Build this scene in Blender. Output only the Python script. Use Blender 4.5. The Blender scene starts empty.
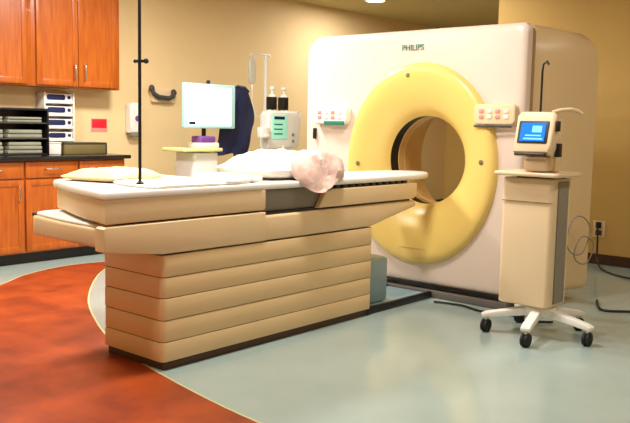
import bpy, bmesh, math, random
from mathutils import Vector, Matrix
random.seed(7)
C = bpy.context.scene.collection
PI = math.pi

# ------------------------------------------------------------------ materials
def lin(c):
    out = []
    for v in c:
        v /= 255.0
        out.append(v/12.92 if v <= .04045 else ((v+.055)/1.055)**2.4)
    return (*out, 1)
def mat(name, rgb, rough=.5, metal=0, noise=0.0, nscale=8, bump=0, emit=None, estr=0, alpha=None, trans=0, coat=0, stretch=None, rgb2=None, subsurf=0):
    m = bpy.data.materials.new(name); m.use_nodes = True
    nt = m.node_tree; b = nt.nodes['Principled BSDF']
    b.inputs['Base Color'].default_value = lin(rgb)
    b.inputs['Roughness'].default_value = rough
    b.inputs['Metallic'].default_value = metal
    if coat: b.inputs['Coat Weight'].default_value = coat; b.inputs['Coat Roughness'].default_value = .08
    if trans: b.inputs['Transmission Weight'].default_value = trans
    if emit: b.inputs['Emission Color'].default_value = lin(emit); b.inputs['Emission Strength'].default_value = estr
    tc = nt.nodes.new('ShaderNodeTexCoord'); mp = nt.nodes.new('ShaderNodeMapping')
    nt.links.new(tc.outputs['Object'], mp.inputs[0])
    if stretch: mp.inputs['Scale'].default_value = stretch
    nz = nt.nodes.new('ShaderNodeTexNoise'); nz.inputs['Scale'].default_value = nscale; nz.inputs['Detail'].default_value = 5
    nt.links.new(mp.outputs[0], nz.inputs['Vector'])
    if noise or rgb2:
        r = nt.nodes.new('ShaderNodeMix'); r.data_type = 'RGBA'
        c1 = lin(rgb); c2 = lin(rgb2) if rgb2 else tuple(min(1, x*(1-noise)) for x in c1[:3]) + (1,)
        r.inputs[6].default_value = c1; r.inputs[7].default_value = c2
        rp = nt.nodes.new('ShaderNodeMapRange'); rp.inputs[1].default_value = .125; rp.inputs[2].default_value = .68
        nt.links.new(nz.outputs[0], rp.inputs[0]); nt.links.new(rp.outputs[0], r.inputs[0])
        nt.links.new(r.outputs[2], b.inputs['Base Color'])
    if bump:
        bp = nt.nodes.new('ShaderNodeBump'); bp.inputs['Strength'].default_value = bump; bp.inputs['Distance'].default_value = .01
        nt.links.new(nz.outputs[0], bp.inputs['Height']); nt.links.new(bp.outputs[0], b.inputs['Normal'])
    return m
M = dict(
 wall   = mat('wall_paint', (238,208,156), .75, noise=.04, nscale=3, bump=.05),
 bwall  = mat('tan_wall', (212,174,100), .75, noise=.05, nscale=3, bump=.05),  # darker and more tan than wall, used on the far and back walls
 ceil   = mat('ceiling_tile', (204,184,128), .9, noise=.08, nscale=20),
 floor  = mat('pale_vinyl', (168,186,180), .22, noise=.12, nscale=2.2, coat=.3),
 orange = mat('orange_vinyl', (196,84,30), .4, nscale=4, rgb2=(128,46,18), coat=.05),
 edge   = mat('inlay_strip', (200,200,150), .4),
 wood   = mat('cabinet_wood', (204,110,24), .35, nscale=6, rgb2=(168,78,16), stretch=(6,6,.6), coat=.15),
 woodd  = mat('cabinet_shadow_gap', (84,34,10), .6),
 counter= mat('black_counter', (24,22,24), .2, noise=.3, nscale=60),
 white  = mat('white_plastic', (236,232,224), .35),
 cream  = mat('cream_plastic', (232,206,168), .32, noise=.03, nscale=2),
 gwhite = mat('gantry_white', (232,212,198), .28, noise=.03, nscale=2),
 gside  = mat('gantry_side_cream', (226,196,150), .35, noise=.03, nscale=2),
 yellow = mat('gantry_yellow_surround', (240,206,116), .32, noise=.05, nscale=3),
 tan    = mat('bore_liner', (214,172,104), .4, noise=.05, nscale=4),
 beige  = mat('couch_beige', (224,192,142), .4, noise=.05, nscale=3),
 beige2 = mat('couch_housing', (226,196,152), .38, noise=.04, nscale=3),
 black  = mat('black_plastic', (14,12,14), .4),
 rubber = mat('black_rubber', (18,18,20), .7),
 dgrey  = mat('dark_grey', (62,58,54), .5),
 grey   = mat('mid_grey', (140,132,118), .5, noise=.08),
 pgrey  = mat('plinth_grey', (104,96,90), .5),
 steel  = mat('steel', (190,190,190), .25, metal=1),
 blueg  = mat('blue_grey_metal', (150,178,186), .3, noise=.1),
 sheet  = mat('white_linen', (244,240,232), .85, bump=.25, nscale=14),
 blanket= mat('rolled_blanket', (236,216,204), .95, rgb2=(206,164,150), nscale=18, bump=.9),
 cushion= mat('cream_cushion', (240,218,160), .6, bump=.1),
 navy   = mat('navy_cloth', (22,34,92), .7, rgb2=(8,12,44), nscale=9, bump=.3),
 lcd    = mat('white_screen', (230,248,250), .2, emit=(226,250,252), estr=.9),
 bezel  = mat('pale_cyan_bezel', (176,222,220), .35),
 bluescr= mat('blue_screen', (20,90,190), .15, emit=(24,110,215), estr=.85),
 blight = mat('light_blue_screen', (110,190,240), .15, emit=(110,190,240), estr=.8),
 bdark  = mat('navy_screen', (10,30,80), .15),
 teal   = mat('teal_mark', (20,120,100), .5),
 green  = mat('green_display', (150,214,190), .3, emit=(150,214,190), estr=.3),
 red    = mat('red_sign', (226,30,48), .5),
 pink   = mat('pink_sign', (240,150,140), .6),
 purple = mat('purple_plastic', (120,70,150), .4),
 paley  = mat('pale_yellow', (236,226,150), .5),
 olive  = mat('olive_box', (128,112,66), .5, noise=.2),
 tray   = mat('grey_linen_stack', (156,156,136), .8, noise=.3, nscale=10),
 lamp   = mat('lamp_lens', (255,246,226), .4, emit=(255,240,210), estr=6),
 clear  = mat('clear_bag', (236,236,226), .2, trans=.5),
 navybox= mat('navy_opening', (20,26,84), .6),
 brown  = mat('brown_base', (70,44,22), .6),
)

# ------------------------------------------------------------------ mesh building
class MB:
    def __init__(s): s.bm = bmesh.new(); s.T = Matrix.Identity(4)
    def _merge(s, b):
        me = bpy.data.meshes.new('t'); b.to_mesh(me); b.free(); me.transform(s.T); s.bm.from_mesh(me); bpy.data.meshes.remove(me)
        return s
    def box(s, x0, x1, y0, y1, z0, z1, bev=.004, seg=2):
        b = bmesh.new(); bmesh.ops.create_cube(b, size=1)
        for v in b.verts:
            v.co = Vector(((x0+x1)/2+v.co.x*(x1-x0), (y0+y1)/2+v.co.y*(y1-y0), (z0+z1)/2+v.co.z*(z1-z0)))
        bev = min(bev, .45*min(abs(x1-x0), abs(y1-y0), abs(z1-z0)))
        if bev > 0: bmesh.ops.bevel(b, geom=list(b.edges), offset=bev, segments=seg, profile=.5, affect='EDGES')
        return s._merge(b)
    def tube(s, pts, r, n=12, r2=None, cap=True):
        b = bmesh.new(); pts = [Vector(p) for p in pts]; rings = []
        up = None
        for i, p in enumerate(pts):
            d = (pts[min(i+1, len(pts)-1)] - pts[max(i-1, 0)]).normalized()
            if up is None: up = Vector((0,0,1)) if abs(d.z) < .9 else Vector((1,0,0))
            a = d.cross(up).normalized(); c = a.cross(d).normalized(); up = c
            rr = r if r2 is None else r + (r2-r)*i/(len(pts)-1)
            rings.append([b.verts.new(p + rr*(math.cos(t)*a + math.sin(t)*c)) for t in [2*PI*k/n for k in range(n)]])
        for i in range(len(rings)-1):
            for k in range(n): b.faces.new((rings[i][k], rings[i][(k+1)%n], rings[i+1][(k+1)%n], rings[i+1][k]))
        if cap: b.faces.new(rings[0][::-1]); b.faces.new(rings[-1])
        bmesh.ops.recalc_face_normals(b, faces=b.faces)
        return s._merge(b)
    def lathe(s, prof, c, axis='Z', n=24):          # prof: (radius, height) list
        b = bmesh.new(); rings = []
        for r, h in prof:
            ring = []
            for k in range(n):
                t = 2*PI*k/n; u, v = r*math.cos(t), r*math.sin(t)
                co = (u, v, h) if axis == 'Z' else ((u, h, v) if axis == 'Y' else (h, u, v))
                ring.append(b.verts.new(Vector(c)+Vector(co)))
            rings.append(ring)
        for i in range(len(rings)-1):
            for k in range(n): b.faces.new((rings[i][k], rings[i][(k+1)%n], rings[i+1][(k+1)%n], rings[i+1][k]))
        b.faces.new(rings[0][::-1]); b.faces.new(rings[-1])
        bmesh.ops.recalc_face_normals(b, faces=b.faces)
        return s._merge(b)
    def prism(s, poly, lo, hi, axis='Z', bev=.01, seg=3):   # poly in the plane normal to axis
        b = bmesh.new()
        def co(u, v, h): return (u, v, h) if axis == 'Z' else ((u, h, v) if axis == 'Y' else (h, u, v))
        A = [b.verts.new(co(u, v, lo)) for u, v in poly]; B = [b.verts.new(co(u, v, hi)) for u, v in poly]
        n = len(poly)
        fa = b.faces.new(A[::-1]); fb = b.faces.new(B)
        for k in range(n): b.faces.new((A[k], A[(k+1)%n], B[(k+1)%n], B[k]))
        bmesh.ops.recalc_face_normals(b, faces=b.faces)
        if bev > 0:
            bmesh.ops.bevel(b, geom=list(set(fa.edges) | set(fb.edges)), offset=bev, segments=seg, profile=.5, affect='EDGES', clamp_overlap=True)
        return s._merge(b)
    def loft(s, rings, closed=False, cap=False):
        b = bmesh.new(); R = [[b.verts.new(p) for p in r] for r in rings]; n = len(R[0])
        m = len(R)
        for i in range(m if closed else m-1):
            for k in range(n): b.faces.new((R[i][k], R[i][(k+1)%n], R[(i+1)%m][(k+1)%n], R[(i+1)%m][k]))
        if cap: b.faces.new(R[0][::-1]); b.faces.new(R[-1])
        bmesh.ops.recalc_face_normals(b, faces=b.faces)
        return s._merge(b)
    def blob(s, c, r, n=2):
        b = bmesh.new(); bmesh.ops.create_icosphere(b, subdivisions=n, radius=1)
        for v in b.verts: v.co = Vector(c) + Vector((v.co.x*r[0], v.co.y*r[1], v.co.z*r[2]))
        return s._merge(b)
    def build(s, name, m, parent=None, smooth=True, org=None):
        O = root_loc(parent) if parent else Vector(org if org else (0,0,0))
        me = bpy.data.meshes.new(name)
        bmesh.ops.translate(s.bm, vec=-O, verts=s.bm.verts)
        s.bm.to_mesh(me); s.bm.free(); me.materials.append(m)
        o = bpy.data.objects.new(name, me); C.objects.link(o)
        if smooth:
            me.polygons.foreach_set('use_smooth', [True]*len(me.polygons))
            me.set_sharp_from_angle(angle=math.radians(38))
        if parent: o.parent = parent
        else: o.location = O
        return o
def root_loc(o):
    while o.parent: o = o.parent
    return o.location.copy()
def tag(o, label, cat, group=None, kind=None):
    o['label'] = label; o['category'] = cat
    if group: o['group'] = group
    if kind: o['kind'] = kind
    return o
def thing(name, label, cat, loc, group=None):
    o = bpy.data.objects.new(name, None); o.empty_display_size = .1; C.objects.link(o); o.location = loc
    return tag(o, label, cat, group)
def struct(mb, name, m, smooth=False, **k):
    o = mb.build(name, m, smooth=smooth, **k); o['kind'] = 'structure'; return o
def copy_tree(o, parent=None):
    c = o.copy(); C.objects.link(c); c.parent = parent
    for ch in list(o.children): copy_tree(ch, c)
    return c
def rrect(x0, x1, y0, y1, r, n=6):
    rs = r if isinstance(r, (list, tuple)) else [r]*4; out = []
    for (cx, cy, a0), rr in zip([(x1, y1, 0), (x0, y1, 90), (x0, y0, 180), (x1, y0, 270)], rs):
        sx = -1 if cx == x1 else 1; sy = -1 if cy == y1 else 1
        for k in range(n+1):
            a = math.radians(a0+90*k/n); out.append((cx+sx*rr+rr*math.cos(a), cy+sy*rr+rr*math.sin(a)))
    return out
def text(body, size, loc, rot, name, m, parent, ext=.0015):
    cu = bpy.data.curves.new('txt', 'FONT'); cu.body = body; cu.size = size; cu.extrude = ext; cu.align_x = 'CENTER'; cu.align_y = 'CENTER'
    to = bpy.data.objects.new('txt', cu); C.objects.link(to)
    dg = bpy.context.evaluated_depsgraph_get(); me = bpy.data.meshes.new_from_object(to.evaluated_get(dg))
    bpy.data.objects.remove(to)
    me.transform(Matrix.Translation(Vector(loc)-root_loc(parent)) @ rot.to_4x4()); me.materials.clear(); me.materials.append(m)
    o = bpy.data.objects.new(name, me); C.objects.link(o); o.parent = parent
    return o

# ------------------------------------------------------------------ camera (found from the photograph's vanishing points)
cam = bpy.data.cameras.new('camera'); co = bpy.data.objects.new('camera', cam); C.objects.link(co)
f = 804.0; cx, cy = 315.0, 211.5
yv = Vector((1012-cx, 139-cy, f)).normalized()
xv = -Vector((-624-cx, 106-cy, f)); xv -= xv.dot(yv)*yv; xv.normalize()
zv = xv.cross(yv)
if zv[1] > 0: zv = -zv
R = Matrix((xv, yv, zv))                       # camera (right, down, forward) -> world
right, down, fwd = R.col[0], R.col[1], R.col[2]
rot = Matrix((right, -down, -fwd)).transposed()
co.matrix_world = Matrix.Translation((0, 0, 1.28)) @ rot.to_4x4()
cam.sensor_width = 36; cam.lens = f/630*36; cam.clip_end = 60
bpy.context.scene.camera = co

# ------------------------------------------------------------------ the room
WX, HZ = -7.08, 2.85
XR, YN, YF, YB = 1.6, -1.6, 11.5, 7.6
struct(MB().box(WX-.15, XR+.15, YN-.15, YF+.15, -.1, 0, 0), 'floor', M['floor'])
struct(MB().box(WX-.15, XR+.15, YN-.15, YF+.15, HZ, HZ+.1, 0), 'ceiling', M['ceil'])
struct(MB().box(WX-.12, WX, YN, YF, 0, HZ, 0), 'wall_left', M['wall'])
struct(MB().box(WX, -4.1, YF, YF+.12, 0, HZ, 0), 'wall_far', M['bwall'])
struct(MB().box(-4.1, -3.98, YB, YF+.12, 0, HZ, 0).box(-3.98, XR, YB, YB+.12, 0, HZ, 0), 'wall_back', M['bwall'])
struct(MB().box(XR, XR+.12, YN, YB, 0, HZ, 0), 'wall_right', M['wall'])
struct(MB().box(WX-.12, XR+.12, YN-.12, YN, 0, HZ, 0), 'wall_front', M['wall'])
struct(MB().box(-3.98, XR, YB-.014, YB, 0, .1, .003), 'baseboard_back', M['brown'])
struct(MB().box(WX, WX+.014, 4.78, YF, 0, .1, .003), 'baseboard_left', M['brown'])
# orange inlay in the floor, bounded by sweeping arcs
def smooth_path(P, n=8):
    P = [Vector((*p, 0)) for p in P]; out = []
    for i in range(len(P)-1):
        a, b, c, d = P[max(i-1,0)], P[i], P[i+1], P[min(i+2, len(P)-1)]
        for k in range(n):
            t = k/n
            out.append(.5*((2*b)+(-a+c)*t+(2*a-5*b+4*c-d)*t*t+(-a+3*b-3*c+d)*t**3))
    out.append(P[-1]); return out
arc1 = smooth_path([(-6.12,4.36), (-5.67,3.84), (-4.97,3.28), (-4.32,2.91), (-3.75,2.67), (-3.17,2.52), (-2.35,2.39), (-1.3,2.36), (.2,2.6)])
arc2 = smooth_path([(.6,-1.0), (-2,-.2), (-4.2,1.0), (-5.3,2.2), (-5.83,3.06), (-6.07,3.4), (-6.22,3.84), (-6.19,4.2), (-6.12,4.36)])
poly = [(p.x, p.y) for p in arc1] + [(p.x, p.y) for p in arc2][:-1]
b = MB(); b.prism(poly, -.004, .0015, bev=0); struct(b, 'floor.001', M['orange'])
def strip(path, w, name):
    b = bmesh.new(); L = []
    for i, p in enumerate(path):
        d = (path[min(i+1, len(path)-1)]-path[max(i-1, 0)]).normalized(); n = Vector((-d.y, d.x, 0))*w/2
        L.append((b.verts.new(p+n+Vector((0,0,.0022))), b.verts.new(p-n+Vector((0,0,.0022)))))
    for i in range(len(L)-1): b.faces.new((L[i][0], L[i][1], L[i+1][1], L[i+1][0]))
    bmesh.ops.recalc_face_normals(b, faces=b.faces)
    m = MB(); m._merge(b); struct(m, name, M['edge'])
strip(arc1, .012, 'trim_1'); strip(arc2, .012, 'trim_2')

# ------------------------------------------------------------------ gantry
GX, GZ = -3.385, 1.0
g = thing('scanner_gantry', 'big white doughnut-shaped scanner gantry with yellow ring around its bore', 'scanner', (GX, 5.5, 0))
N = 240
def sect(y, x0, x1, z0, z1, r, inset=0):
    x0 += inset; x1 -= inset; z0 += inset; z1 -= inset; rr = [r[0], r[1], .04, .04] if isinstance(r, tuple) else [r, r, .04, .04]
    P = rrect(x0, x1, z0, z1, [max(.005, q-inset*.5) for q in rr], 10); out = []
    c = Vector((GX, GZ))
    for k in range(N):
        t = 2*PI*k/N; d = Vector((math.cos(t), math.sin(t))); best = None
        for i in range(len(P)):
            a = Vector(P[i])-c; bb = Vector(P[(i+1)%len(P)])-c; e = bb-a
            den = d.x*e.y-d.y*e.x
            if abs(den) < 1e-9: continue
            s = (a.x*e.y-a.y*e.x)/den; u = (a.x*d.y-a.y*d.x)/den
            if s > 0 and -1e-6 <= u <= 1+1e-6 and (best is None or s > best): best = s
        out.append((c.x+d.x*best, y, c.y+d.y*best))
    return out
def oval(y, rx, rz, cz=GZ, cxx=GX):
    return [(cxx+rx*math.cos(2*PI*k/N), y, cz+rz*math.sin(2*PI*k/N)) for k in range(N)]
ZT = 2.005
F = (-4.535, -2.545, .09, ZT, (.035, .16))
b = MB()
rings = [oval(5.215, .66, .755), oval(5.135, .66, .755)]
rings += [sect(5.128, *F, inset=.06), sect(5.131, *F, inset=.03), sect(5.14, *F, inset=.01), sect(5.155, *F), sect(5.215, *F)]
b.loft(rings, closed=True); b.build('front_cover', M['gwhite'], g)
b = MB(); b.loft([oval(5.215, .5, .5), sect(5.215, *F, inset=.06), sect(5.244, *F, inset=.06), oval(5.244, .5, .5)], closed=True); b.build('cover_seam', M['rubber'], g)
b = MB()
S = [(5.244, 0), (5.5, .1), (5.8, .17), (5.9, .185)]
rings = [oval(5.244, .5, .5)]
for y, gr in S: rings.append(sect(y, -4.525-gr, -2.535+gr, .09, ZT+gr*.02, (.06+gr*.9, .17+gr*.1)))
rings.append(sect(5.94, -4.70, -2.36, .09, ZT, (.23, .19), inset=.015)); rings.append(sect(5.955, -4.70, -2.36, .09, ZT, (.23, .19), inset=.05))
rings.append(oval(5.955, .55, .55))
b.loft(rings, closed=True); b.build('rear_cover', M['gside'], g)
# yellow surround: outer oval swelling forward, then sloping into the bore
prof = [(1, 5.14), (.995, 5.118), (.975, 5.098), (.94, 5.085), (.88, 5.078), (.78, 5.078), (.66, 5.084), (.5, 5.098), (.34, 5.12), (.18, 5.15), (.06, 5.19), (.0, 5.225), (-.02, 5.236), (-.01, 5.245), (.3, 5.245), (1, 5.16)]
def ring_at(t, y):
    return oval(y, .345+(.665-.345)*t, .345+(.762-.345)*t, cz=1.03+(1.0-1.03)*max(0, t))
ringo = MB().loft([ring_at(t, y) for t, y in prof], closed=True).build('bore_surround', M['yellow'], g)
b = MB(); b.loft([oval(5.25, .39, .39, 1.03), oval(5.238, .345, .345, 1.03), oval(5.35, .345, .345, 1.03), oval(5.36, .39, .39, 1.03)]); b.build('gap_ring', M['black'], g)
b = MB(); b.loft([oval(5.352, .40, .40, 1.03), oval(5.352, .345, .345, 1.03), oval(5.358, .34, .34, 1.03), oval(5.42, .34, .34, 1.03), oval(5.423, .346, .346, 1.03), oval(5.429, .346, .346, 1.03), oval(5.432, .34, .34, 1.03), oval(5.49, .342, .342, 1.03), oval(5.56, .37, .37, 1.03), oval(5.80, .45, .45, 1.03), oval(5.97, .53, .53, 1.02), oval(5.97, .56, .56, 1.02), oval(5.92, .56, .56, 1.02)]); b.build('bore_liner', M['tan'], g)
# lower seam lines and pin dots of the surround
b = MB(); b.tube([(GX-.12+.24*k/10, 5.0795, .365) for k in range(11)], .003, 6); b.build('surround_seam', M['tan'], ringo)
for x, z in ((-3.475, 1.665), (-2.83, 1.04), (-3.93, .985)):
    b = MB(); b.lathe([(.018, 0), (.018, -.004), (.006, -.008)], (x, 5.082, z), 'Y', 16); b.build('marker_dot', M['olive'], ringo)
# control panels either side of the ring
def panel(x0, x1, z0, z1, nb, col):
    b = MB(); b.prism(rrect(x0, x1, z0, z1, .035), 5.07, 5.14, 'Y', .012); o = b.build('control_panel', M[col], g)
    w = (x1-x0)/(nb+1)
    for k in range(nb):
        for z in (z0+.055, z1-.05):
            b = MB(); b.box(x0+w*(k+.7), x0+w*(k+1.25), 5.064, 5.072, z-.013, z+.013, .003); b.build('button', M['white' if (k) % 2 else 'pink'], o)
    return o
p = panel(-4.40, -4.05, 1.29, 1.435, 4, 'white'); MB().box(-4.28, -4.07, 5.062, 5.072, 1.283, 1.315, .004).build('status_strip', M['teal'], p)
MB().box(-4.43, -4.41, 5.10, 5.135, 1.165, 1.255, .006).build('speaker_slot', M['black'], g)
p = panel(-2.90, -2.58, 1.305, 1.45, 4, 'cream'); MB().box(-2.89, -2.60, 5.058, 5.075, 1.288, 1.303, .004).build('status_strip', M['dgrey'], p)
text('PHILIPS', .062, (-3.47, 5.1265, 1.872), Matrix.Rotation(PI/2, 3, 'X'), 'maker_lettering', M['teal'], g, .002)
MB().box(-4.42, -2.62, 5.16, 5.9, 0, .09, .005).box(-4.42, -2.60, 5.11, 5.17, .0, .055, .01).build('plinth', M['pgrey'], g)
MB().box(-4.44, -2.60, 5.126, 5.17, .073, .098, .004).build('plinth_groove', M['black'], g)

# ------------------------------------------------------------------ patient couch
c = thing('patient_couch', 'long beige patient couch running into the scanner bore', 'examination couch', (-3.46, 3.4, 0))
X0, X1, Y0, Y1 = -3.72, -3.2, 2.545, 4.33
MB().box(X0+.02, X1-.02, Y0+.02, Y1-.01, 0, .05, .004).build('kick_plate', M['brown'], c)
zs = [.045, .15, .265, .38, .49, .605]
for i in range(5):
    b = MB(); e = .0015*(i % 2)
    b.prism(rrect(X0+e, X1-e, Y0+e, Y1, .03, 4), zs[i]+.0015, zs[i+1]-.0015, bev=.006, seg=2); b.build('base_panel', M['beige'], c)
MB().prism(rrect(X0+.006, X1-.006, Y0+.006, Y1-.006, .03), .05, .604, bev=0).build('base_core', M['olive'], c)
# wide rounded foot end: lower and upper housings
def plan(xl, xr, yn, ywide, yend, xl2, rnd, k=10):
    P = []
    for i in range(k+1):                       # curved near end, from left to right
        t = i/k; x = xl + (xr-xl)*t; P.append((x, yn+rnd*(abs(2*t-1)**3)))
    P += [(xr, ywide), (xr, yend), (xl2, yend), (xl2, ywide+.25), (xl, ywide)]
    return P
def arcend(xl, xr, yr, yl, rl, k=8):             # near end running from the far left corner to the right, left corner rounded
    P = []
    for i in range(k+1):
        a = math.radians(180+90*i/k); P.append((xl+rl+rl*math.cos(a), yl+rl+rl*math.sin(a)*(1)))
    for i in range(1, 7):
        t = i/6; P.append((xl+rl+(xr-xl-rl)*t, yl+(yr-yl)*t-.02*math.sin(PI*t)))
    return P
ribs = [(-3.2, y) for y in (2.9, 3.4, 4.0, 4.3, 4.6, 4.82)]
Pl = arcend(-4.10, -3.2, 2.25, 2.30, .13) + ribs + [(-3.68, 4.82), (-3.68, 4.6), (-3.68, 4.3), (-3.68, 3.4), (-4.10, 3.0)]
b = MB(); b.prism(Pl, .61, .757, bev=.016)
for v in b.bm.verts:                             # underside rises towards the gantry
    if v.co.y > 4.33 and v.co.z < .70: v.co.z += .10*min(1, (v.co.y-4.33)/.45)
    if v.co.y < 2.56 and v.co.z < .70: v.co.z += .05*min(1, (2.56-v.co.y)/.3)
lowh = b.build('lower_housing', M['beige2'], c)
MB().prism([(-4.07, 2.33), (-3.3, 2.30), (-3.3, 3.0), (-4.07, 3.0)], .75, .766, bev=0).build('pad_gap', M['black'], c)
MB().prism(arcend(-4.085, -3.30, 2.262, 2.318, .12) + [(-3.30, 2.46), (-4.085, 2.52)], .757, .772, bev=.006).build('lower_cap', M['white'], c)
up = arcend(-4.09, -3.2, 2.205, 2.43, .16) + [(-3.2, 3.285), (-4.09, 3.285)]
MB().prism([(x, y) if x < -3.3 else (x, y) for x, y in up], .788, .912, bev=.014).build('upper_housing', M['beige2'], c)
MB().prism(arcend(-4.05, -3.24, 2.34, 2.47, .15) + [(-3.24, 3.27), (-4.05, 3.27)], .765, .805, bev=0).build('housing_gap', M['black'], c)
MB().prism(arcend(-4.105, -3.192, 2.19, 2.415, .16) + [(-3.195, 3.26), (-4.105, 3.26)], .908, .945, bev=.012).build('rim_cover', M['white'], c)
# flat side skirt closing the gap on the near long side
MB().prism([(2.195,.662),(2.207,.655),(2.55,.614),(3.285,.612),(3.285,.778),(2.207,.778),(2.195,.77)], -3.27, -3.194, 'X', .006).build('side_skirt', M['beige2'], c)
MB().box(-3.60, -3.22, 3.0, 4.78, .755, .772, 0).build('rail_gap', M['black'], c)
MB().box(-3.64, -3.24, 3.27, 4.70, .772, .90, .012).build('cradle_core', M['grey'], c)
MB().prism([(3.75,.772),(4.80,.772),(4.83,.80),(4.83,.882),(3.9,.882),(3.82,.87)], -3.235, -3.195, 'X', .006).build('side_rail', M['beige2'], c)
for k in range(12): MB().box(-3.24, -3.215, 3.86+.075*k, 3.91+.075*k, .884, .904, .003).build('rack_tooth', M['black'], c)
tip = [(-3.20, 3.2)] + [(-3.43+.235*math.cos(math.radians(a)), 4.78+.42*math.sin(math.radians(a))) for a in range(0, 181, 12)] + [(-3.665, 3.2)]
MB().prism(tip, .905, .945, bev=.014).build('table_top', M['white'], c)
MB().prism(rrect(-3.62, -3.25, 4.3, 5.10, .03), .0, .035, bev=.006).build('floor_plate', M['blueg'], c)
MB().box(-3.245, -3.215, 4.3, 5.11, 0, .05, .004).box(-3.655, -3.625, 4.3, 5.11, 0, .05, .004).build('plate_edge', M['black'], c)
MB().box(-3.60, -3.30, 4.335, 4.66, .036, .36, .03).build('lift_column', M['blueg'], c)

# bedding
def soft(name, label, cat, m, cxy, size, z0, h, rz=0, puff=.5, amp=.006, seed=1, n=34, taper=1.0):
    rnd = random.Random(seed); ph = [rnd.uniform(0, 6) for _ in range(6)]
    bb = bmesh.new(); bmesh.ops.create_grid(bb, x_segments=n, y_segments=n, size=1)
    top = list(bb.verts); 
    ext = bmesh.ops.duplicate(bb, geom=list(bb.faces)+list(bb.verts)+list(bb.edges))
    bot = [e for e in ext['geom'] if isinstance(e, bmesh.types.BMVert)]
    def edge(u, v): return (max(0, 1-abs(u)**4)*max(0, 1-abs(v)**4))**puff
    for vs, sg in ((top, 1), (bot, 0)):
        for v in vs:
            u, w = v.co.x, v.co.y; e = edge(u, w)
            wr = amp*(math.sin(7*u+ph[0]+3*w)+math.sin(11*w+ph[1]-4*u)+.6*math.sin(19*u+13*w+ph[2]))
            z = h*e*(1-.12*(u*u)) + wr*e if sg else -.0
            mid = h*.35
            z = mid+(z-mid)*1 if sg else mid*(1-e**.8)
            if sg: z = max(z, mid*(1-e)+h*e*.6)
            sx = 1-(1-taper)*(u+1)/2
            v.co = Vector((u*size[0]/2*(1-.04*w*w), w*size[1]/2*(1-.05*u*u)*sx, z))
    bmesh.ops.remove_doubles(bb, verts=bb.verts, dist=.0006)
    bmesh.ops.recalc_face_normals(bb, faces=bb.faces)
    mb = MB(); mb.T = Matrix.Translation((cxy[0], cxy[1], z0)) @ Matrix.Rotation(rz, 4, 'Z'); mb._merge(bb)
    o = mb.build(name, m, org=(cxy[0], cxy[1], z0)); return tag(o, label, cat)
soft('cushion', 'cream yellow cushion pad on the near left corner of the couch', 'cushion', M['cushion'], (-3.86, 2.72), (.40, .46), .946, .068, .25, .35, .002, 3)
def slab(name, label, poly, z0, h, m, bev, wav=.004):
    mb = MB(); mb.prism(poly, z0, z0+h, bev=bev)
    bmesh.ops.triangulate(mb.bm, faces=[f_ for f_ in mb.bm.faces if len(f_.verts) > 4])
    bmesh.ops.subdivide_edges(mb.bm, edges=[e for e in mb.bm.edges if e.calc_length() > .12], cuts=5, use_grid_fill=True)
    for v in mb.bm.verts:
        if v.co.z > z0+h*.6: v.co.z += wav*(math.sin(13*v.co.x+9*v.co.y)+.6*math.sin(23*v.co.y-11*v.co.x))
    return tag(mb.build(name, m, org=(poly[0][0], poly[0][1], z0)), label, 'sheet')
slab('bed_sheet', 'white sheet spread over the near half of the couch top', [(-3.64,2.56),(-3.45,2.50),(-3.24,2.50),(-3.21,2.56),(-3.205,2.96),(-3.6,3.0),(-4.0,3.12),(-4.06,3.02),(-3.64,2.98)], .9465, .014, M['sheet'], .005, .002)
slab('folded_sheet', 'folded white drawsheet just left of the pillow, on the couch edge', [(-3.66,3.14),(-3.5,3.03),(-3.21,2.985),(-3.20,3.08),(-3.30,3.36),(-3.66,3.34)], .9465, .032, M['sheet'], .012, .004)
soft('pillow', 'plump white pillow across the middle of the couch', 'pillow', M['sheet'], (-3.50, 3.735), (.52, .70), .947, .165, -.08, .40, .006, 5)
# rolled blanket: soft lumpy roll hanging over the couch side
bb = bmesh.new(); rings = []
for i in range(25):
    t = i/24; c0 = Vector((-3.31, 3.56+.44*t, .975+.02*math.sin(3*t)))
    e = max(.04, (1-(2*t-1)**4))**.5; ring = []
    for k in range(28):
        a = 2*PI*k/28
        rr = (1+.10*math.sin(3*a+6*t)+.07*math.sin(5*a-9*t)+.05*math.sin(9*a+14*t)+.035*math.sin(14*a-25*t))*e
        x = math.cos(a)*.125*rr; z = math.sin(a)*(.105 if math.sin(a) > 0 else .03)*rr
        if math.cos(a) > .55: z -= .13*(math.cos(a)-.55)/.45*e*(.7+.3*math.sin(5*t+.4))
        ring.append(bb.verts.new(c0+Vector((x, 0, z))))
    rings.append(ring)
for i in range(24):
    for k in range(28): bb.faces.new((rings[i][k], rings[i][(k+1)%28], rings[i+1][(k+1)%28], rings[i+1][k]))
bb.faces.new(rings[0][::-1]); bb.faces.new(rings[-1]); bmesh.ops.recalc_face_normals(bb, faces=bb.faces)
mb = MB(); mb.T = Matrix.Translation((.055, .0, .012)); mb._merge(bb)
tag(mb.build('rolled_blanket', M['blanket'], org=(-3.3, 3.8, .96)), 'pinkish white crumpled blanket bundle at the bore end of the pillow', 'blanket')

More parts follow.
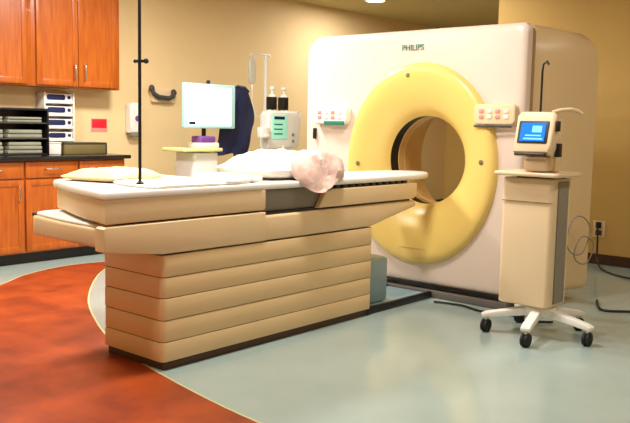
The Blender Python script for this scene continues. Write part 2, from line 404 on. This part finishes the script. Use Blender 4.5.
# slim pole standing on the couch
t = thing('infusion_pole', 'thin black pole rising from the near end of the couch', 'pole', (-3.37, 2.536, .955))
MB().tube([(-3.37, 2.536, .955), (-3.37, 2.536, 2.5)], .0085, 12).build('pole', M['black'], t)
MB().lathe([(.02, 0), (.02, .012), (.012, .02)], (-3.37, 2.536, .955)).build('foot', M['black'], t)
MB().tube([(-3.40, 2.53, 1.583), (-3.335, 2.55, 1.583)], .008, 10).blob((-3.335, 2.55, 1.583), (.014,.014,.014)).blob((-3.40, 2.53, 1.583), (.010,.010,.010)).build('clamp_knob', M['black'], t)
h = MB().tube([(-3.44, 2.536, 2.46), (-3.43, 2.536, 2.5), (-3.37, 2.536, 2.505), (-3.31, 2.536, 2.5), (-3.30, 2.536, 2.46)], .004, 8).build('hook', M['black'], t)

# ------------------------------------------------------------------ wall cabinets, counter
def shaker(b, x, y0, y1, z0, z1, t=.02, fr=.055):
    b.box(x-t, x-.006, y0+fr-.005, y1-fr+.005, z0+fr-.005, z1-fr+.005, 0)
    for a in ((y0, y0+fr, z0, z1), (y1-fr, y1, z0, z1), (y0+fr, y1-fr, z0, z0+fr), (y0+fr, y1-fr, z1-fr, z1)): b.box(x-t, x, *a, .003)
def handle_v(x, y, z0, z1, par):
    MB().tube([(x, y, z0), (x+.03, y, z0+.008), (x+.034, y, z0+.03), (x+.034, y, z1-.03), (x+.03, y, z1-.008), (x, y, z1)], .006, 10).build('handle', M['steel'], par)
def handle_h(x, y0, y1, z, par):
    MB().tube([(x, y0, z), (x+.03, y0+.008, z), (x+.034, y0+.03, z), (x+.034, y1-.03, z), (x+.03, y1-.008, z), (x, y1, z)], .006, 10).build('handle', M['steel'], par)
XU = -6.80
for (y0, y1, lab) in ((2.98, 3.925, 'orange wood wall cabinet at the left edge of the photo'), (3.925, 4.885, 'orange wood wall cabinet with paired pulls, beside the bare wall')):
    t = thing('wall_cabinet', lab, 'cabinet', ((WX+XU)/2, (y0+y1)/2, 1.585), 'wall cabinets above the counter')
    MB().box(WX, XU-.022, y0, y1, 1.585, 2.845, .002).build('body', M['wood'], t)
    ym = (y0+y1)/2
    for (a, b_, hy) in ((y0+.045, ym-.003, ym-.05), (ym+.003, y1-.045, ym+.06)):
        b = MB(); shaker(b, XU, a, b_, 1.60, 2.80); d = b.build('door', M['wood'], t); handle_v(XU, hy, 1.655, 1.80, d)
XL = -6.50
labs = ['leftmost orange base cabinet, at the left edge of the photo', 'orange base cabinet between the other two under the counter', 'orange base cabinet at the counter end nearest the scanner']
for (y0, y1), lab in zip(((3.1, 3.66), (3.66, 4.2), (4.2, 4.72)), labs):
    t = thing('base_cabinet', lab, 'cabinet', (-6.78, (y0+y1)/2, 0), 'base cabinets under the black counter')
    MB().box(WX+.002, XL-.022, y0, y1, .1, .919, .002).build('body', M['wood'], t)
    MB().box(WX+.002, XL-.08, y0, y1, 0, .1, 0).build('toe_kick', M['black'], t)
    b = MB(); b.box(XL-.021, XL, y0+.01, y1-.01, .765, .905, .004); d = b.build('drawer', M['wood'], t); handle_h(XL, (y0+y1)/2-.075, (y0+y1)/2+.075, .84, d)
    b = MB(); shaker(b, XL, y0+.01, y1-.01, .115, .75); d = b.build('door', M['wood'], t); handle_v(XL, y1-.06, .56, .70, d)
b = MB(); b.box(WX, -6.46, 3.1, 4.76, .92, .955, .008); o = b.build('countertop', M['counter'], org=(-6.77, 3.93, .92))
tag(o, 'continuous black countertop over the orange base cabinets', 'countertop')
CT = .955
# dark shelf unit with pale stacks
t = thing('shelf_unit', 'low black shelf unit with grey stacks at the back of the counter', 'shelf', (-6.85, 3.63, CT))
b = MB(); b.box(-7.03, -6.72, 3.22, 4.035, CT+.405, CT+.425, .003).box(-7.03, -6.72, 3.22, 4.035, CT, CT+.015, .002).box(-7.03, -6.72, 4.02, 4.035, CT, CT+.42, .002).box(-7.03, -7.02, 3.22, 4.035, CT, CT+.42, 0).box(-7.03, -6.72, 3.22, 3.235, CT, CT+.42, .002); b.build('frame', M['black'], t)
for z in (.15, .29): MB().box(-7.02, -6.73, 3.235, 4.02, CT+z-.006, CT+z+.006, .002).build('shelf', M['dgrey'], t)
tl = ['grey folded linen stack on the %s shelf of the black unit, %s', ]
for lev, z, h in (('bottom', .0155, .105), ('middle', .1565, .075), ('top', .2965, .05)):
    for side, a, b_ in (('left', 3.26, 3.60), ('right', 3.64, 3.98)):
        mb = MB(); k = 3 if h > .08 else 2
        for q in range(k): mb.box(-7.0, -6.745+.008*(q % 2), a+.006*q, b_-.004*q, CT+z+h/k*q, CT+z+h/k*(q+1)-.002, .01)
        tag(mb.build('linen_stack', M['tray'], org=(-6.87, (a+b_)/2, CT+z)), 'grey folded linen stack on the %s shelf of the black unit, %s side' % (lev, side), 'linen', 'grey linens in the black shelf unit')
# glove box rack on the wall
t = thing('glove_rack', 'white wall rack holding boxes with navy openings', 'rack', (-7.0, 4.28, 1.0))
b = MB(); b.box(WX, -6.93, 4.115, 4.13, 1.07, 1.54, .003).box(WX, -6.93, 4.425, 4.44, 1.07, 1.54, .003).box(WX, WX+.012, 4.115, 4.44, 1.07, 1.54, .002)
b.build('frame', M['white'], t)
for z in (1.07, 1.19, 1.31, 1.43): MB().box(WX+.01, -6.93, 4.13, 4.425, z, z+.008, .002).box(-6.942, -6.93, 4.13, 4.425, z, z+.03, .002).build('tier', M['white'], t)
for k, (z, w) in enumerate(((1.4385, 'topmost'), (1.3185, 'second from top'), (1.1985, 'third from top'), (1.0785, 'lowest'))):
    t = thing('glove_box', 'white glove box with navy opening, %s in the wall rack' % w, 'box', (-7.0, 4.28, z), 'glove boxes in the wall rack')
    h = .09 if k < 3 else .085
    MB().box(-7.06, -6.945, 4.135, 4.42, z, z+h, .004).build('carton', M['white'], t)
    MB().prism(rrect(4.15+.006*k, 4.345, z+.03, z+h-.008, .018), -6.9455, -6.9415, 'X', .001).build('opening', M['navybox'], t)
    MB().prism(rrect(4.37, 4.405, z+.04, z+h-.018, .012), -6.9455, -6.9415, 'X', .001).build('side_opening', M['navybox'], t)
t = thing('storage_tub', 'white plastic tub on the counter below the glove rack', 'tub', (-6.88, 4.12, CT))
MB().prism(rrect(-6.98, -6.80, 4.05, 4.215, .02), CT, CT+.10, bev=.006).build('tub', M['white'], t); MB().prism(rrect(-6.985, -6.795, 4.045, 4.22, .02), CT+.10, CT+.113, bev=.004).build('lid', M['white'], t)
t = thing('supply_box', 'long low olive brown box with dark rim on the counter', 'box', (-6.9, 4.5, CT))
MB().box(-7.0, -6.80, 4.24, 4.71, CT, CT+.095, .005).build('box', M['olive'], t); MB().box(-7.005, -6.795, 4.235, 4.715, CT+.095, CT+.11, .003).box(-6.80, -6.794, 4.70, 4.715, CT, CT+.1, .002).build('rim', M['dgrey'], t)
# things on the wall
t = thing('wall_notice', 'small red notice taped on the wall above the counter', 'notice', (WX, 4.82, 1.25))
MB().box(WX, WX+.004, 4.72, 4.915, 1.165, 1.30, .001).build('paper', M['pink'], t); MB().box(WX+.004, WX+.006, 4.73, 4.905, 1.205, 1.295, .001).build('red_field', M['red'], t)
t = thing('soap_dispenser', 'white soap dispenser on the wall right of the red notice', 'dispenser', (WX, 5.2, 1.13))
MB().prism([(5.135,1.16),(5.28,1.16),(5.285,1.44),(5.25,1.475),(5.165,1.475),(5.13,1.44)], WX, WX+.11, 'X', .018).build('body', M['white'], t)
MB().prism(rrect(5.15, 5.265, 1.12, 1.165, .015), WX+.01, WX+.10, 'X', .01).build('push_bar', M['grey'], t)
MB().lathe([(.03, 0), (.03, .004), (.02, .006)], (WX+.11, 5.215, 1.31), 'X', 20).build('viewing_window', M['purple'], t)
t = thing('wall_phone', 'grey brown phone hanging on its wall cradle above the monitor cart', 'phone', (WX, 5.6, 1.5))
MB().prism(rrect(5.46, 5.76, 1.49, 1.64, .02), WX, WX+.05, 'X', .008).build('cradle', M['cream'], t)
MB().tube([(WX+.055, 5.44, 1.64), (WX+.075, 5.455, 1.58), (WX+.08, 5.52, 1.545), (WX+.08, 5.66, 1.535), (WX+.075, 5.72, 1.56), (WX+.055, 5.74, 1.61)], .026, 12).blob((WX+.06,5.44,1.635),(.03,.035,.04)).blob((WX+.06,5.74,1.60),(.03,.035,.04)).build('handset', M['dgrey'], t)

# ------------------------------------------------------------------ monitor cart, coat, drip stand, injector
def castor(b_par, x, y, r=.035, name='castor', m='rubber'):
    b = MB(); b.lathe([(r*.6, -.016), (r, -.012), (r, .012), (r*.6, .016)], (x, y, r), 'X', 20); w = b.build(name, M[m], b_par)
    MB().box(x-.022, x-.017, y-.012, y+.012, r-.01, 2*r+.012, .001).box(x+.017, x+.022, y-.012, y+.012, r-.01, 2*r+.012, .001).box(x-.022, x+.022, y-.014, y+.014, 2*r+.006, 2*r+.014, .002).build('fork', M['steel'], w)
XM = -5.95
t = thing('monitor_cart', 'cart with bright white flat monitor in front of the left wall', 'monitor cart', (XM-.12, 5.33, 0))
MB().prism(rrect(-6.22, XM+.02, 5.10, 5.42, .03), .16, .99, bev=.015).build('cabinet', M['white'], t)
MB().prism(rrect(-6.25, XM+.06, 4.95, 5.45, .03), 1.0, 1.035, bev=.01).build('work_shelf', M['paley'], t)
MB().prism(rrect(-6.27, XM+.05, 5.05, 5.52, .04), .085, .16, bev=.015).build('base', M['grey'], t)
for x, y in ((-6.22, 5.09), (-6.22, 5.48), (-5.94, 5.09), (-5.94, 5.48)): castor(t, x, y)
MB().tube([(XM-.14, 5.36, 1.03), (XM-.14, 5.36, 1.45)], .022, 14).box(XM-.15, XM-.04, 5.28, 5.44, 1.38, 1.50, .01).box(XM-.22, XM-.05, 5.26, 5.46, 1.03, 1.05, .006).build('neck', M['black'], t)
mo = MB().prism(rrect(4.995, 5.655, 1.225, 1.655, .015), XM-.045, XM, 'X', .008).build('monitor', M['bezel'], t)
MB().prism(rrect(5.03, 5.60, 1.25, 1.625, .006), XM-.001, XM+.002, 'X', 0).build('screen', M['lcd'], mo)
MB().box(XM+.002, XM+.0035, 5.05, 5.13, 1.262, 1.288, 0).build('screen_mark', M['bdark'], mo)
MB().blob((XM-.02, 5.31, 1.675), (.02, .022, .02)).build('camera_knob', M['black'], mo)
t = thing('printer', 'small purple and white device under the monitor on the cart shelf', 'printer', (-6.03, 5.3, 1.035))
MB().prism(rrect(-6.12, -5.93, 5.17, 5.43, .02), 1.0355, 1.085, bev=.01).build('body', M['white'], t); MB().prism(rrect(-6.10, -5.95, 5.20, 5.40, .02), 1.085, 1.15, bev=.015).build('top', M['purple'], t)
# coat rack with navy cloth
t = thing('apron_stand', 'dark stand behind the monitor carrying the navy apron', 'stand', (-6.19, 5.8, 0))
MB().tube([(-6.19, 5.88, .05), (-6.19, 5.88, 1.665)], .014, 12).build('post', M['black'], t)
MB().tube([(-6.10, 5.79, 1.64), (-6.10, 5.83, 1.658), (-6.16, 5.88, 1.665), (-6.10, 5.93, 1.655), (-6.10, 5.99, 1.61)], .012, 10).build('hanger', M['black'], t)
for a in range(3): q = a*2*PI/3; MB().tube([(-6.19, 5.88, .07), (-6.19+.18*math.cos(q), 5.88+.18*math.sin(q), .012)], .012, 10).build('foot', M['black'], t)
bb = bmesh.new(); Rg = []
top_p = [(0, 1.60), (.12, 1.665), (.38, 1.665), (1, 1.48)]
for i in range(36):
    v = i/35
    ring = []
    for k in range(48):
        a = 2*PI*k/48; u = math.cos(a)
        # shoulder line at the top, wider and wavy at the hem
        ztop = 1.655 - .16*max(0, u)**1.4 - .02*max(0, -u)
        wid = .12+.07*min(1, v*2.6)+.012*math.sin(5*v); 
        y = 5.90 - .16*v**1.3 + u*(wid+.05*v) + .012*math.sin(9*v)
        x = -6.10 + math.sin(a)*(.03+.02*v)*(1+.25*math.sin(6*a)*v) 
        z = ztop + (.965+.02*math.sin(4*a)-ztop)*v
        ring.append(bb.verts.new((x, y, z)))
    Rg.append(ring)
for i in range(35):
    for k in range(48): bb.faces.new((Rg[i][k], Rg[i][(k+1)%48], Rg[i+1][(k+1)%48], Rg[i+1][k]))
bb.faces.new(Rg[0][::-1]); bb.faces.new(Rg[-1]); bmesh.ops.recalc_face_normals(bb, faces=bb.faces)
mb = MB(); mb._merge(bb); tag(mb.build('lead_apron', M['navy'], org=(-6.0, 5.8, 1.0)), 'navy blue apron hanging right beside the white monitor', 'apron')
# drip stand with bag
k = 1.075
def far(*p): return (p[0]*k, p[1]*k, 1.28+(p[2]-1.28)*k)
dx, dy = -6.0*k, 6.14*k
t = thing('drip_stand', 'pale drip stand pole with crossbar behind the navy apron', 'drip stand', (dx, dy, 0))
MB().tube([(dx, dy, .08), (dx, dy, 1.42)], .02, 14).tube([(dx, dy, 1.40), (dx, dy, far(0,0,2.0)[2])], .024, 12).build('pole', M['white'], t)
MB().tube([far(-6.0, 5.90, 1.97), far(-6.0, 5.91, 1.99), far(-6.0, 6.0, 2.0), far(-6.0, 6.18, 2.0), far(-6.0, 6.2, 1.98)], .010, 8).build('crossbar', M['white'], t)
for a in range(5): q = a*2*PI/5; MB().tube([(dx, dy, .1), (dx+.22*math.cos(q), dy+.22*math.sin(q), .08)], .012, 10).build('foot', M['grey'], t); castor(t, dx+.22*math.cos(q), dy+.22*math.sin(q), .03)
t = thing('drip_bag', 'clear white drip bag hanging from the stand crossbar', 'bag', (dx, 5.93*k, 1.72))
MB().prism([(far(0,y,z)[1], far(0,y,z)[2]) for y, z in [(5.89,1.72),(5.92,1.69),(5.96,1.69),(5.985,1.73),(5.985,1.90),(5.95,1.965),(5.92,1.965),(5.89,1.91)]], dx-.02, dx+.015, 'X', .012).build('pouch', M['clear'], t)
MB().tube([far(-6.0, 5.94, 1.69), far(-6.0, 5.94, 1.64), far(-5.99, 5.93, 1.50), far(-5.985, 5.98, 1.36), far(-6, 6.12, 1.32)], .006, 8).blob(far(-6.0,5.94,1.655),(.012,.012,.03)).build('drip_line', M['white'], t)
# contrast injector
t = thing('contrast_injector', 'pale injector with green display and two black plungers up top', 'injector', (-5.95, 6.33, 0))
MB().tube([(-5.95, 6.36, .08), (-5.95, 6.36, 1.05)], .03, 14).build('pole', M['white'], t)
for a in range(4): q = a*PI/2+.4; MB().tube([(-5.95, 6.36, .1), (-5.95+.24*math.cos(q), 6.36+.24*math.sin(q), .08)], .014, 10).build('foot', M['white'], t); castor(t, -5.95+.24*math.cos(q), 6.36+.24*math.sin(q), .03)
MB().prism([(6.12,1.02),(6.58,1.02),(6.62,1.10),(6.62,1.37),(6.58,1.42),(6.16,1.42),(6.12,1.38)], -6.07, -5.93, 'X', .025).build('housing', M['white'], t)
d = MB().prism(rrect(6.17, 6.40, 1.12, 1.38, .015), -5.935, -5.925, 'X', .003).build('display', M['green'], t)
MB().box(-5.9255, -5.922, 6.20, 6.36, 1.33, 1.362, .001).build('header', M['bdark'], d)
for z in (1.17, 1.22, 1.27): MB().box(-5.9255, -5.923, 6.20, 6.33, z, z+.014, .001).build('readout', M['teal'], d)
for z in (1.10, 1.17): MB().lathe([(.018, 0), (.018, .008), (.012, .012)], (-5.93, 6.50, z), 'X', 14).build('knob', M['grey'], t)
for y in (6.24, 6.42):
    s_ = MB().lathe([(.04, 0), (.04, .16), (.03, .175), (.012, .18), (.012, .22), (.03, .225), (.035, .25), (.02, .26)], (-6.0, y, 1.42), 'Z', 20).build('syringe', M['white'], t)
    MB().box(-6.05, -5.955, y-.045, y+.035, 1.43, 1.57, .012).build('plunger', M['black'], s_)
MB().tube([(-6.0, 6.60, 1.40), (-6.0, 6.68, 1.44), (-6.0, 6.69, 1.30), (-6.0, 6.63, 1.18)], .010, 8).build('grip', M['white'], t)
MB().box(-5.98, -5.90, 5.99, 6.12, 1.13, 1.25, .02).box(-5.9, -5.88, 6.02, 6.1, 1.14, 1.17, .004).build('arm_bracket', M['white'], t)

# ------------------------------------------------------------------ rolling column with blue screen, in front of the gantry
KX, KY = -2.14, 4.66
t = thing('rolling_console', 'tall cream column on five castors with small blue screen', 'console', (KX, KY, 0))
MB().prism(rrect(-2.37, -2.035, 4.53, 4.80, .03), .20, .985, bev=.012).build('column', M['cream'], t)
MB().box(-2.034, -2.026, 4.60, 4.74, .22, .97, .003).build('side_channel', M['grey'], t)
MB().prism(rrect(-2.36, -2.03, 4.52, 4.525, .002), .84, .845, bev=0).build('panel_seam', M['olive'], t)
MB().prism(rrect(-2.395, -1.97, 4.45, 4.80, .03), .999, 1.025, bev=.01).build('work_tray', M['cream'], t)
MB().prism(rrect(-2.30, -2.06, 4.56, 4.78, .03), .98, .998, bev=0).build('tray_mount', M['dgrey'], t)
MB().lathe([(.09, .13), (.10, .15), (.10, .185), (.07, .205)], (KX, KY, 0)).build('hub', M['white'], t)
for a in (-78, -6, 66, 138, 210):
    q = math.radians(a); R0 = .325; dx, dy = math.cos(q), math.sin(q)
    b = MB(); b.T = Matrix.Translation((KX, KY, 0)) @ Matrix.Rotation(q, 4, 'Z')
    b.prism([(0, .135), (R0+.02, .095), (R0+.03, .105), (R0+.03, .118), (R0, .132), (.05, .185), (0, .185)], -.03, .03, 'Y', .008)
    # prism on the Y axis: (u, h, v) = (x, y, z)
    arm = b.build('foot', M['white'], t)
    x, y = KX+R0*dx, KY+R0*dy
    w = MB().lathe([(.025, -.024), (.04, -.02), (.042, -.006), (.036, 0), (.042, .006), (.04, .02), (.025, .024)], (x, y, .042), 'X', 20).build('castor', M['rubber'], t)
    MB().box(x-.012, x+.012, y-.014, y+.014, .075, .10, .003).build('stem', M['steel'], w)
# tilted screen head
b = MB(); Th = Matrix.Translation((-2.135, 4.45, 1.245)) @ Matrix.Rotation(math.radians(-14), 4, 'X')
b.T = Th; b.prism([(-.122,-.105),(.105,-.105),(.118,-.06),(.122,.125),(.10,.145),(-.10,.145),(-.122,.12)], -.005, .12, 'Y', .014); hd = b.build('screen_head', M['cream'], t)
b = MB(); b.T = Th; b.prism(rrect(-.10, .088, -.05, .085, .008), -.010, -.004, 'Y', .002); sb = b.build('screen_bezel', M['black'], hd)
b = MB(); b.T = Th; b.box(-.083, .071, -.0125, -.0095, -.037, .072, 0); b.build('screen', M['bluescr'], hd)
b = MB(); b.T = Th; b.box(-.06, .06, -.0145, -.0128, -.028, -.019, 0).box(-.01, .05, -.0145, -.0128, .015, .055, 0).box(-.05, .05, -.0145, -.0128, -.008, 0, 0); b.build('screen_readout', M['blight'], hd)
b = MB(); b.T = Th; b.box(-.105, .095, -.013, .01, -.125, -.108, .004); b.build('lower_lip', M['black'], hd)
MB().box(-2.21, -2.06, 4.47, 4.62, 1.03, 1.12, .02).build('head_mount', M['cream'], t)
MB().box(-2.018, -1.998, 4.47, 4.51, 1.27, 1.33, .004).build('side_socket', M['black'], t); MB().box(-2.03, -2.0, 4.50, 4.55, 1.12, 1.20, .004).build('side_socket', M['black'], t)
MB().tube([(-2.05, 4.5, 1.38), (-2.01, 4.53, 1.395), (-1.97, 4.58, 1.40), (-1.945, 4.62, 1.39), (-1.93, 4.64, 1.375)], .012, 12).build('handle', M['cream'], t)
MB().box(-2.20, -2.04, 4.56, 4.64, 1.026, 1.34, .02).build('head_back', M['cream'], t)
t = thing('cable_pole', 'thin black rod with hooked top behind the blue screen', 'rod', (-2.22, 4.70, 1.03))
MB().tube([(-2.22, 4.70, 1.03), (-2.22, 4.70, 1.64), (-2.215, 4.70, 1.68), (-2.19, 4.70, 1.695), (-2.18, 4.70, 1.675)], .007, 10).build('rod', M['black'], t)
MB().lathe([(.015, 0), (.015, .02), (.008, .03)], (-2.22, 4.70, 1.026)).build('socket', M['black'], t)
# a pale gantry cable hose down the right of the seam
# ------------------------------------------------------------------ wall outlet, cables and clutter on the right
t = thing('wall_outlet', 'small outlet plate low on the tan wall by the scanner', 'outlet', (-2.93, YB, .3))
MB().box(-2.99, -2.87, YB-.008, YB, .26, .42, .004).build('plate', M['cream'], t); MB().box(-2.955, -2.905, YB-.03, YB-.007, .35, .41, .006).build('plug', M['black'], t)
MB().box(-2.96, -2.90, YB-.011, YB-.007, .28, .33, .003).build('socket', M['brown'], t)
def cable(P, r, label, m='black', name='cable'):
    pts = []; V_ = [Vector(p) for p in P]
    for i in range(len(V_)-1):
        a, b_, c_, d_ = V_[max(i-1,0)], V_[i], V_[i+1], V_[min(i+2, len(V_)-1)]
        for k in range(8):
            s = k/8; pts.append(.5*((2*b_)+(-a+c_)*s+(2*a-5*b_+4*c_-d_)*s*s+(-a+3*b_-3*c_+d_)*s**3))
    pts.append(V_[-1]); o = MB().tube(pts, r, 8).build(name, M[m], org=pts[0]); return tag(o, label, 'cable')
cable([(-2.93,7.56,.38),(-2.9,7.5,.25),(-2.85,7.4,.06),(-2.7,7.2,.012),(-2.4,7.0,.012),(-2.0,6.95,.012),(-1.7,7.05,.012),(-1.3,6.9,.012)], .009, 'black cable dropping from the wall outlet onto the floor')
cable([(-2.2,6.6,.012),(-1.95,6.4,.012),(-1.75,6.6,.012),(-1.6,6.45,.012),(-1.2,6.6,.012)], .009, 'black cable squiggling on the floor at the right edge')
cable([(-2.26,5.9,.012),(-2.1,5.6,.012),(-1.9,5.7,.012),(-1.75,5.45,.012),(-1.45,5.6,.012),(-1.1,5.4,.012)], .009, 'black cable on the floor behind the castor column')
cable([(-3.1,4.96,.012),(-2.9,5.0,.012),(-2.7,4.94,.012),(-2.5,4.99,.012),(-2.35,4.9,.012),(-2.2,5.0,.012)], .008, 'black cable lying along the foot of the gantry')
# cable hook and looped cables on the gantry side
t = thing('cable_hook', 'black hook on the gantry side holding looped cables', 'hook', (-2.40, 5.5, .55))
MB().prism([(5.36,.50),(5.46,.48),(5.43,.56),(5.385,.68),(5.365,.68)], -2.44, -2.37, 'X', .008).build('hook', M['black'], t)
def loop(cy_, cz_, ry, rz_, lab, x=-2.33):
    P = [(x+.006*math.sin(3*a)+(cy_+ry*math.cos(a)-5.42)*.28, cy_+ry*math.cos(a), cz_+rz_*math.sin(a)) for a in [2*PI*k/28 for k in range(29)]]
    o = MB().tube(P, .005, 8).build('cable_loop', M['grey'], org=P[0]); tag(o, lab, 'cable', 'cable loops on the gantry side')
loop(5.56, .53, .12, .14, 'larger pale cable loop hanging on the gantry side'); loop(5.62, .42, .10, .10, 'smaller pale cable loop low on the gantry side', -2.325)
# ------------------------------------------------------------------ ceiling lights
spots = [(-6.18, 8.26), (-5.2, 2.2), (-5.2, 4.4), (-2.9, 1.6), (-2.9, 3.6), (-.6, 1.6), (-.6, 4.6), (-.6, 6.4), (-4.4, 6.9)]  # last spot is an added unseen lamp, brightening the wall beyond the bore
names = ['round ceiling downlight cut by the top edge of the photo'] + ['round ceiling downlight outside the photo, over the %s' % s for s in ('left floor inlay', 'left cabinets', 'near couch end', 'couch middle', 'open near floor', 'right floor', 'far right corner', 'gap behind the scanner, added to brighten the view through the bore')]
pw = [26, 60, 64, 24, 40, 10, 12, 9, 12]
for (x, y), nm, p in zip(spots, names, pw):
    t = thing('ceiling_light', nm, 'ceiling light', (x, y, HZ), 'round ceiling downlights')
    MB().lathe([(.14, 0), (.15, -.006), (.145, -.012), (.115, -.014), (.115, 0)], (x, y, HZ)).build('trim_ring', M['white'], t)
    MB().lathe([(.113, -.004), (.113, -.011), (.05, -.013)], (x, y, HZ)).build('lens', M['lamp'], t)
    L = bpy.data.lights.new('downlight', 'AREA'); L.shape = 'DISK'; L.size = .5; L.energy = p; L.color = (1, .97, .92)
    lo = bpy.data.objects.new('downlight', L); C.objects.link(lo); lo.location = (x, y, HZ-.03)
w = bpy.data.worlds.new('world'); bpy.context.scene.world = w; w.use_nodes = True
w.node_tree.nodes['Background'].inputs[0].default_value = (1, .96, .9, 1); w.node_tree.nodes['Background'].inputs[1].default_value = .26
sc = bpy.context.scene
sc.view_settings.view_transform = 'Standard'; sc.view_settings.look = 'None'; sc.view_settings.gamma = 1; sc.view_settings.exposure = 0.45
sc.view_settings.use_curve_mapping = False
